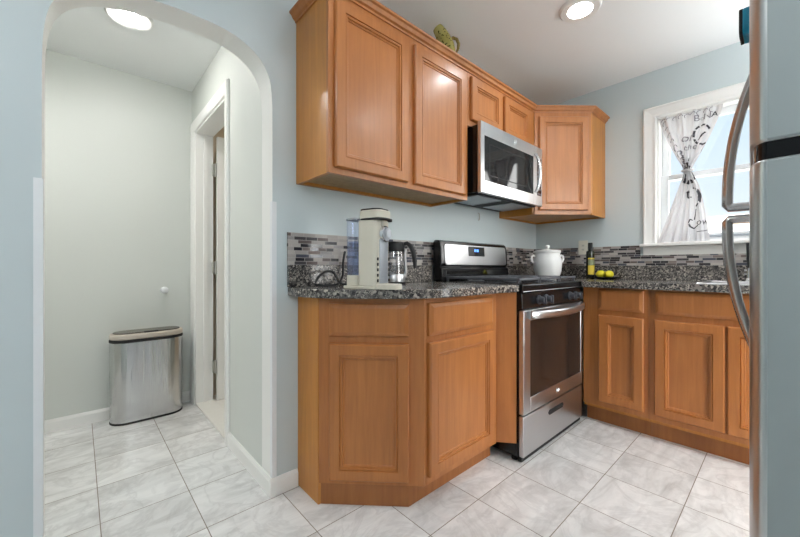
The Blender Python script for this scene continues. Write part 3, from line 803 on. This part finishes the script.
MB().tube(bow(1.148, .74, -1), .0155, 12, flat=(1.3, .85)).build('handle', M['handle'], fd, smooth=True)
# magnetic clip on the freezer door
t = thing('magnetic_clip', 'teal magnetic clip with dark edge high on the freezer door', 'clip', (-1.93, -1.473, 1.55))
f4 = frame(0, 0, 1, 0, 0, 1)
MB().extr(lambda u, z, n: (u, n, z), rr(-1.962, -1.898, 1.522, 1.582, .012), -1.4738, -1.457).build('clip_body', M['teal'], t, 0.002)
MB().extr(lambda u, z, n: (u, n, z), rr(-1.960, -1.900, 1.521, 1.583, .012), -1.457, -1.451).build('clip_edge', M['blackmatte'], t, 0.001)

# ------------------------------------------------------------------ countertop objects
# coffee machine
cx, cy = -2.126, -.347
th = math.atan2(-.9525, .3035)
ca, sa = math.cos(th), math.sin(th)
def L(a, b_, z): return (cx+ca*a-sa*b_, cy+sa*a+ca*b_, .9145+z)   # a = forward, b = towards the wall
def lprism(mb, poly, z0, z1, m=0):
    k = len(poly)
    mb.add([L(a, c, z0) for a, c in poly]+[L(a, c, z1) for a, c in poly], [tuple(range(k)), tuple(range(k, 2*k))]+[(i, (i+1) % k, k+(i+1) % k, k+i) for i in range(k)], m)
    return mb
t = thing('coffee_machine', 'cream single serve coffee machine with clear water tank', 'coffee machine', L(0, 0, 0))
b = MB(); lprism(b, rr(-.126, .05, -.056, .056, .02), 0, .012); lprism(b, [(x+.062, y) for x, y in rr(-.06, .068, -.046, .046, .044, 8)], .0005, .022)
b.build('base_tray', M['cream'], t, 0.002)
bd = lprism(MB(), rr(-.05, .050, -.053, .053, .022, 6), .012, .285).build('body', M['cream'], t, 0.003)
hd = lprism(MB(), rr(-.05, .066, -.053, .053, .036, 8), .286, .326).build('brew_head', M['cream'], t, 0.006)
lprism(MB(), rr(-.048, .058, -.05, .05, .034, 8), .326, .332).build('lid_rim', M['blackmatte'], hd, 0.002)
b = MB(); lprism(b, [(.0, -.056), (.058, -.0555), (.074, -.03), (.078, 0), (.074, .03), (.058, .0555), (.0, .056), (-.03, .0545), (.03, .05), (.03, -.05), (-.03, -.0545)], .283, .292)
b.build('lid_handle', M['blackmatte'], hd, 0.002)
lprism(MB(), rr(.02, .063, -.02, .02, .015), .258, .284).build('spout', M['cream'], bd, 0.002)
lprism(MB(), rr(.045, .0535, -.032, .032, .004), .024, .205).build('front_panel', M['silver'], bd, 0.002)
for bb in (-.042, .042):
    for k in range(5): lprism(MB(), [(.048, bb-.004), (.0512, bb-.004), (.0512, bb+.004), (.048, bb+.004)], .03+.022*k, .042+.022*k).build('vent_slot', M['blackmatte'], bd)
def dring(r, a): return [L(a, r*math.cos(2*PI*i/28), .228+r*math.sin(2*PI*i/28)) for i in range(28)]
dk = MB().loop([dring(.034, .049), dring(.034, .062), dring(.030, .066), dring(.026, .062)]).build('dial_ring', M['chrome'], bd, smooth=True)
MB().loop([dring(.0255, .062), dring(.024, .073), dring(.017, .078)]).build('dial_cap', M['silver'], dk, smooth=True)
b = lprism(MB(), rr(-.122, -.054, -.040, .040, .02, 6), .012, .056); b.build('tank_stand', M['cream'], t, 0.002)
tk = lprism(MB(), rr(-.122, -.054, -.040, .040, .02, 6), .057, .292).build('water_tank', M['tank'], t, smooth=True)
lprism(MB(), rr(-.119, -.057, -.037, .037, .018, 6), .059, .20).build('water', M['water'], tk, smooth=True)
lprism(MB(), rr(-.124, -.052, -.042, .042, .02, 6), .292, .300).build('tank_lid', M['silver'], tk, 0.002)
# cord
pts = [(-2.10, -.12, .9215), (-2.13, -.09, .932), (-2.15, -.075, .975), (-2.17, -.07, .985), (-2.20, -.068, .98), (-2.235, -.07, .955), (-2.25, -.08, .927), (-2.235, -.10, .9212), (-2.19, -.105, .9212), (-2.15, -.09, .9215), (-2.11, -.06, .933), (-2.085, -.05, .97), (-2.075, -.036, 1.03), (-2.06, -.034, 1.09)]
sp = []
for i in range(len(pts)-1):
    p0, p1, p2, p3 = [Vector(pts[max(0, min(len(pts)-1, j))]) for j in (i-1, i, i+1, i+2)]
    for k in range(6):
        u = k/6; sp.append(0.5*((2*p1)+(p2-p0)*u+(2*p0-5*p1+4*p2-p3)*u*u+(3*p1-p0-3*p2+p3)*u**3))
tag(MB().tube(sp, .0055, 8).build('power_cord', M['blackmatte'], smooth=True, org=(-2.15, -.08, .9145)), 'looped black power cord behind the coffee machine', 'cord')

# kettle / carafe
kx, ky = -1.808, -.108
t = thing('electric_kettle', 'glass kettle with black lid and handle behind the coffee machine', 'kettle', (kx, ky, .9145))
MB().lathe(kx, ky, [(.066, .9145), (.068, .918), (.068, .926)], 28).build('power_base', M['blackmatte'], t, smooth=True)
MB().lathe(kx, ky, [(.065, .9265), (.066, .93), (.066, .965), (.064, .968)], 28).build('steel_band', M['steel'], t, smooth=True)
MB().lathe(kx, ky, [(.063, .9685), (.063, 1.0), (.060, 1.06), (.057, 1.088)], 28).build('glass_body', M['clear'], t, smooth=True)
MB().lathe(kx, ky, [(.059, 1.0885), (.060, 1.092), (.060, 1.13), (.054, 1.138), (.02, 1.141)], 28).build('lid', M['blackmatte'], t, smooth=True)
hd_ = Vector((.739, -.673, 0))
c0 = Vector((kx, ky, 0))
hk = [c0+hd_*r+Vector((0, 0, z)) for r, z in ((.05, 1.125), (.075, 1.132), (.095, 1.118), (.108, 1.085), (.116, 1.04), (.118, 1.0))]
MB().tube(hk, [.010, .012, .013, .013, .012, .009], 10).build('kettle_handle', M['blackmatte'], t, smooth=True)
hk = [c0+hd_*r+Vector((0, 0, z)) for r, z in ((.062, .95), (.069, .985), (.066, 1.02), (.063, 1.06), (.066, 1.10))]
MB().tube(hk, .008, 8).build('handle_strap', M['steel'], t, smooth=True)

# crock
px, py = -.445, -.312
t = thing('canister', 'white ceramic crock with lid and two loop handles beside the range', 'canister', (px, py, .9145))
MB().lathe(px, py, [(r_*.94, .9145+(z_-.9145)*.955) for r_, z_ in [(.072, .9145), (.086, .925), (.102, .98), (.107, 1.03), (.104, 1.07), (.094, 1.095), (.094, 1.118), (.099, 1.122), (.099, 1.13)]], 36).build('body', M['white'], t, smooth=True)
ld = MB().lathe(px, py, [(r_*.94, .9145+(z_-.9145)*.955) for r_, z_ in [(.099, 1.1305), (.100, 1.136), (.085, 1.142), (.03, 1.148), (.012, 1.152), (.012, 1.160), (.017, 1.168), (.016, 1.178), (.006, 1.183)]], 30).build('lid', M['white'], t, smooth=True)
for sg in (-1, 1):
    e = Vector((.739, -.673, 0))*sg; c0 = Vector((px, py, 0))
    hk = [c0+e*r*.94+Vector((0, 0, .9145+(z-.9145)*.955)) for r, z in ((.096, 1.092), (.112, 1.100), (.124, 1.092), (.127, 1.072), (.120, 1.052), (.106, 1.045))]
    MB().tube(hk, .008, 8).build('loop_handle', M['white'], t, smooth=True)

# bottle, plate, lemons
qx, qy = -.118, -.497
t = thing('oil_bottle', 'tall dark olive oil bottle with yellow label by the wall outlet', 'bottle', (qx, qy, .9145))
MB().lathe(qx, qy, [(.027, .9145), (.029, .918), (.029, 1.118), (.026, 1.128), (.014, 1.134), (.014, 1.138)], 20).build('bottle_body', M['oil'], t, smooth=True)
MB().lathe(qx, qy, [(.0165, 1.1385), (.0165, 1.190), (.015, 1.193)], 16).build('cap', M['blackmatte'], t, smooth=True)
def labelarc(z0, z1, mat, nm):
    b = MB(); a0 = math.radians(222)
    n = 12; b.grid(lambda u, v: (qx+.0296*math.cos(a0+(u-.5)*1.9), qy+.0296*math.sin(a0+(u-.5)*1.9), z0+(z1-z0)*v), n, 1)
    b.build(nm, M[mat], t, smooth=True)
labelarc(.948, 1.018, 'oillabel', 'yellow_label'); labelarc(1.020, 1.062, 'oillabel2', 'band_label'); labelarc(1.064, 1.075, 'oillabel', 'neck_label')
gx, gy = -.138, -.618
tag(MB().lathe(gx, gy, [(.05, .9145), (.055, .918), (.103, .928), (.106, .932), (.102, .932), (.05, .922), (.01, .9205)], 36).build('plate', M['plate'], smooth=True, org=(gx, gy, .9145)), 'small dark plate holding the two lemons', 'plate')
for i, (x, y, lab) in enumerate(((-.132, -.577, 'yellow lemon on the plate, next to the oil bottle'), (-.138, -.634, 'yellow lemon on the plate, the one farther from the oil bottle'))):
    b = MB(); rs = []
    pf = [(q_*.9, r_*.9) for q_, r_ in [(-.041, .003), (-.037, .008), (-.031, .018), (-.018, .029), (0, .032), (.018, .029), (.031, .018), (.037, .008), (.041, .003)]]
    a = (-1.0, -.3)[i]
    for s_, r in pf:
        rs.append([(x+s_*math.cos(a)-r*math.sin(a)*math.cos(2*PI*k/18), y+s_*math.sin(a)+r*math.cos(a)*math.cos(2*PI*k/18), .951+r*math.sin(2*PI*k/18)) for k in range(18)])
    b.loop(rs); tag(b.build('lemon', M['lemon'], smooth=True, org=(x, y, .922)), lab, 'lemon', 'lemons on the plate')

# outlet
t = thing('wall_outlet', 'ivory electrical outlet on the tile behind the oil bottle', 'outlet', (-.008, -.405, 1.163))
MB().extr(lambda u, z, n: FB(u, z, n), rr(.370, .442, 1.106, 1.220, .005), .0085, .0135).build('cover_plate', M['plastic'], t, 0.001)
MB().fbox(FB, .390, .422, 1.13, 1.196, .0136, .0155).build('receptacle', M['plastic'], t, 0.001)
b = MB()
for z in (1.145, 1.178):
    b.fbox(FB, .399, .4015, z-.006, z+.008, .0156, .0158).fbox(FB, .4105, .413, z-.006, z+.008, .0156, .0158)
b.build('slot', M['slot'], t)
# little hook on the range wall
tag(MB().tube([(-.887, -.0005, 1.40), (-.887, -.012, 1.395), (-.887, -.014, 1.355), (-.887, -.007, 1.345)], .004, 8).build('wall_hook', M['hinge'], smooth=True, org=(-.887, 0, 1.37)), 'tiny metal hook on the wall under the microwave', 'hook')

# jug on the cabinet
jx, jy = -1.508, -.215
t = thing('jug', 'green spotted ceramic jug on top of the tall wall cabinet', 'jug', (jx, jy, 2.1405))
e = Vector((.739, -.673, 0)); c0 = Vector((jx, jy, 0)); fwd = Vector((.673, .739, 0))
rs = []
for u, z, r, tl in ((.012, 2.1405, .036, 0), (.016, 2.17, .043, 0), (.014, 2.22, .046, .1), (.006, 2.265, .044, .2), (-.008, 2.30, .040, .4), (-.024, 2.332, .035, .5), (-.038, 2.354, .031, .6), (-.044, 2.362, .028, .6), (-.040, 2.356, .022, .6)):
    ax = e*math.cos(tl)+Vector((0, 0, 1))*math.sin(tl)
    rs.append([c0+e*u+Vector((0, 0, z))+ax*r*math.cos(2*PI*k/24)+fwd*r*math.sin(2*PI*k/24) for k in range(24)])
MB().loop(rs).build('body', M['jug'], t, smooth=True)
hk = [c0+e*u+Vector((0, 0, z)) for u, z in ((.022, 2.290), (.045, 2.308), (.066, 2.300), (.076, 2.275), (.074, 2.245), (.060, 2.215))]
MB().tube(hk, [.008, .009, .009, .009, .008, .006], 10).build('jug_handle', M['jughandle'], t, smooth=True)

# ------------------------------------------------------------------ hall: trash can, knob
tx, ty = -2.7025, 1.392
def stad(hx_, r, n=12):
    p = []
    for k in range(n+1): a = -PI/2+PI*k/n; p.append((tx+hx_-r+r*math.cos(a), ty+r*math.sin(a)))
    for k in range(n+1): a = PI/2+PI*k/n; p.append((tx-hx_+r+r*math.cos(a), ty+r*math.sin(a)))
    return p
t = thing('trash_can', 'oval brushed stainless trash can against the hallway wall', 'trash can', (tx, ty, 0))
MB().prism(stad(.2025, .092), .0005, .014).build('foot_ring', M['blackmatte'], t, 0.002)
MB().prism(stad(.2005, .090), .0142, .520).build('body', M['cansteel'], t, smooth=True)
MB().prism(stad(.2045, .094), .520, .538).build('black_band', M['blackmatte'], t, 0.003)
lidr = MB().prism(stad(.2035, .093), .5385, .574).build('lid_rim', M['creamrim'], t, 0.008)
MB().prism(stad(.186, .074), .5745, .581).build('swing_lid', M['olive'], lidr, 0.003)
MB().box(tx-.03, tx+.05, ty-.082, ty-.071, .5747, .584).build('sensor', M['blackmatte'], lidr, 0.002)
b = MB()
def kring(r, n): return [(-2.594+r*math.cos(2*PI*i/20), YH-n, .84+r*math.sin(2*PI*i/20)) for i in range(20)]
b.loop([kring(.022, .0005), kring(.024, .004), kring(.02, .008), kring(.012, .012), kring(.016, .02), kring(.024, .03), kring(.022, .042), kring(.01, .047)])
tag(b.build('door_stop', M['vinyl'], smooth=True, org=(-2.594, YH, .84)), 'round white knob on the hallway wall above the trash can', 'door stop')

# ------------------------------------------------------------------ curtain
t = thing('curtain', 'white tied cafe curtain printed with black lettering at the window', 'curtain', (-.01, -1.08, 1.18))
def lerp(a, b_, u): return a+(b_-a)*u
def interp(keys, z):
    for (z0, v0), (z1, v1) in zip(keys, keys[1:]):
        if z <= z0 and z >= z1:
            s_ = (z0-z)/(z0-z1); return lerp(v0, v1, s_)
    return keys[0][1] if z > keys[0][0] else keys[-1][1]
LE = [(2.05, -.914), (2.02, -.918), (1.95, -.938), (1.85, -.972), (1.75, -1.015), (1.69, -1.042), (1.655, -1.052), (1.62, -1.048), (1.55, -1.025), (1.45, -.993), (1.35, -.962), (1.25, -.930), (1.178, -.906)]
RE = [(2.05, -1.252), (2.02, -1.247), (1.95, -1.225), (1.85, -1.185), (1.75, -1.138), (1.69, -1.108), (1.655, -1.092), (1.62, -1.105), (1.55, -1.133), (1.45, -1.152), (1.35, -1.168), (1.25, -1.18), (1.178, -1.188)]
def cur(u, z, off=0.0):
    y = lerp(interp(LE, z), interp(RE, z), u)
    wd = interp(LE, z)-interp(RE, z)
    amp = .010+.004*(0.3/max(wd, .05)-1)*.5
    x = -.022+amp*math.sin(2*PI*4.5*u+.8+.6*math.sin(3*z))+.004*math.sin(2*PI*11*u+2)
    if z < 1.6:   # opening fold below the tie
        g = math.exp(-((u-.42)/.07)**2)*min(1, (1.6-z)/.25); x += .028*g
    return (x+off, y, z)
cl = MB().grid(lambda u, v: cur(u, 2.05-.872*v), 110, 60)
b = MB().tube([(-.02+.016*math.cos(a), -1.072+.028*math.sin(a), 1.655) for a in [2*PI*k/20 for k in range(20)]], .008, 8, close=True)
b.build('tieback', M['fabric'], t, smooth=True)
MB().tube([(-.022, WY0-.013, 2.048), (-.022, WY1+.013, 2.048)], .006, 10).build('curtain_rod', M['trim'], t, smooth=True)
# printed lettering: strokes and text mapped on the cloth
def uof(y, z): return (interp(LE, z)-y)/(interp(LE, z)-interp(RE, z))
def onc(y, z):
    u = min(.985, max(.015, uof(y, z))); return cur(u, z, -.0022)
ink = MB(); gink = MB()
def ribbon(mb, pts, wd):
    P2 = []
    for i in range(len(pts)-1):
        (a, c), (d_, e_) = pts[i], pts[i+1]
        for k in range(5): P2.append((lerp(a, d_, k/5), lerp(c, e_, k/5)))
    P2.append(pts[-1]); vs = []
    n = len(P2)
    for i, (y, z) in enumerate(P2):
        y0, z0 = P2[max(0, i-1)]; y1, z1 = P2[min(n-1, i+1)]
        dy, dz = y1-y0, z1-z0; q = math.hypot(dy, dz) or 1
        ny, nz = -dz/q, dy/q
        wi = (wd[i*len(wd)//n] if isinstance(wd, list) else wd)/2
        vs += [onc(y+ny*wi, z+nz*wi), onc(y-ny*wi, z-nz*wi)]
    mb.add(vs, [(2*i, 2*i+1, 2*i+3, 2*i+2) for i in range(n-1)])
def text(mb, s, y, z, size, shear=0.0, sx=1.0):
    cu = bpy.data.curves.new('lettering', 'FONT'); cu.body = s; cu.size = size; cu.shear = shear; cu.resolution_u = 3
    ob = bpy.data.objects.new('lettering', cu); COL.objects.link(ob)
    dg = bpy.context.evaluated_depsgraph_get(); me = ob.evaluated_get(dg).to_mesh()
    bm = bmesh.new(); bm.from_mesh(me); bmesh.ops.triangulate(bm, faces=bm.faces)
    bmesh.ops.subdivide_edges(bm, edges=bm.edges, cuts=1)
    bm.verts.ensure_lookup_table()
    mb.add([onc(y-v.co.x*sx, z+v.co.y) for v in bm.verts], [[v.index for v in f_.verts] for f_ in bm.faces])
    bm.free(); ob.evaluated_get(dg).to_mesh_clear(); bpy.data.objects.remove(ob); bpy.data.curves.remove(cu)
text(gink, 'B', -1.106, 1.970, .056); text(gink, 'O', -1.138, 1.972, .026); text(gink, 'N', -1.153, 1.970, .054, 0.05); text(ink, 'A', -1.192, 1.976, .050, 0.1)
text(gink, 'or', -1.035, 1.85, .075, 0.3); text(gink, 'the', -1.05, 1.79, .055, 0.2)
arc = lambda cy_, cz_, ry_, rz_, a0, a1, n=14: [(cy_-ry_*math.cos(a0+(a1-a0)*k/n), cz_+rz_*math.sin(a0+(a1-a0)*k/n)) for k in range(n+1)]
for a0, a1 in ((.5, 1.0), (1.2, 1.7), (1.9, 2.4), (2.6, 3.3), (3.5, 4.2), (4.4, 5.2)): ribbon(ink, arc(-1.148, 1.875, .042, .062, a0, a1, 6), .011)
ribbon(ink, [(-1.128, 1.845), (-1.15, 1.875), (-1.166, 1.885)], .009)
ribbon(gink, [(-1.165, 1.80), (-1.15, 1.77), (-1.14, 1.74), (-1.12, 1.70)], .014)
ribbon(ink, [(-1.085, 1.735), (-1.08, 1.715)], .014); ribbon(ink, [(-1.075, 1.705), (-1.07, 1.68), (-1.078, 1.668), (-1.088, 1.68)], .014)
ribbon(ink, [(-1.045, 1.70), (-1.055, 1.675), (-1.062, 1.665)], .010)
ribbon(ink, [(-1.055, 1.63), (-1.052, 1.605), (-1.058, 1.585), (-1.08, 1.572), (-1.10, 1.58)], .026); ribbon(ink, [(-1.095, 1.64), (-1.102, 1.61), (-1.115, 1.585)], .020)
text(ink, 't', -1.060, 1.465, .105); ribbon(ink, [(-1.10, 1.535), (-1.125, 1.515), (-1.137, 1.48), (-1.135, 1.44), (-1.118, 1.405)], [.008, .014, .018, .014, .008])
ribbon(ink, [(-1.118, 1.39), (-1.112, 1.35), (-1.108, 1.32)], .006); ribbon(ink, [(-1.088, 1.325), (-1.080, 1.30), (-1.088, 1.275), (-1.105, 1.262), (-1.128, 1.28)], [.006, .009, .009, .007]); ribbon(ink, [(-1.088, 1.325), (-1.10, 1.315)], .006)
text(ink, 'ow', -1.118, 1.284, .060, 0.2, .8)
ribbon(ink, [(-1.122, 1.238), (-1.150, 1.242), (-1.174, 1.246)], .004)
# scroll print near the top hem and left edge
for k in range(9):
    yy = -.93-.032*k; zz = 2.03
    ribbon(gink, arc(yy-.012, zz-.008, .013, .015, random.uniform(0, 2), random.uniform(3, 5), 8), .0035)
for k in range(7):
    zz = 2.0-.045*k; yy = interp(LE, zz)-.018
    ribbon(gink, arc(yy-.006, zz, .010, .020, random.uniform(0, 1), random.uniform(3, 5), 8), .004)
for k in range(5):
    zz = 1.80-.03*k; yy = lerp(interp(LE, zz), interp(RE, zz), .22)
    ribbon(gink, [(yy, zz), (yy-.012, zz-.012), (yy-.004, zz-.03)], .008)
cl.add(ink.v, ink.f, 1); cl.add(gink.v, gink.f, 2)
cl.build('cloth', [M['fabric'], M['ink'], M['greyink']], t, smooth=True)

# ------------------------------------------------------------------ outside
t = thing('neighbor_building', 'pale flat roofed building seen low through the window', 'building', (14, -5, -3))
MB().box(12, 18, -16, 10, -3, 2.35).build('walls', M['house'], t)
MB().box(11.8, 18.2, -16.2, 10.2, 2.35, 2.6).build('roof', M['house'], t)
struct(MB().box(-40, 60, -40, 40, -3.2, -3).build('ground', M['ground']))
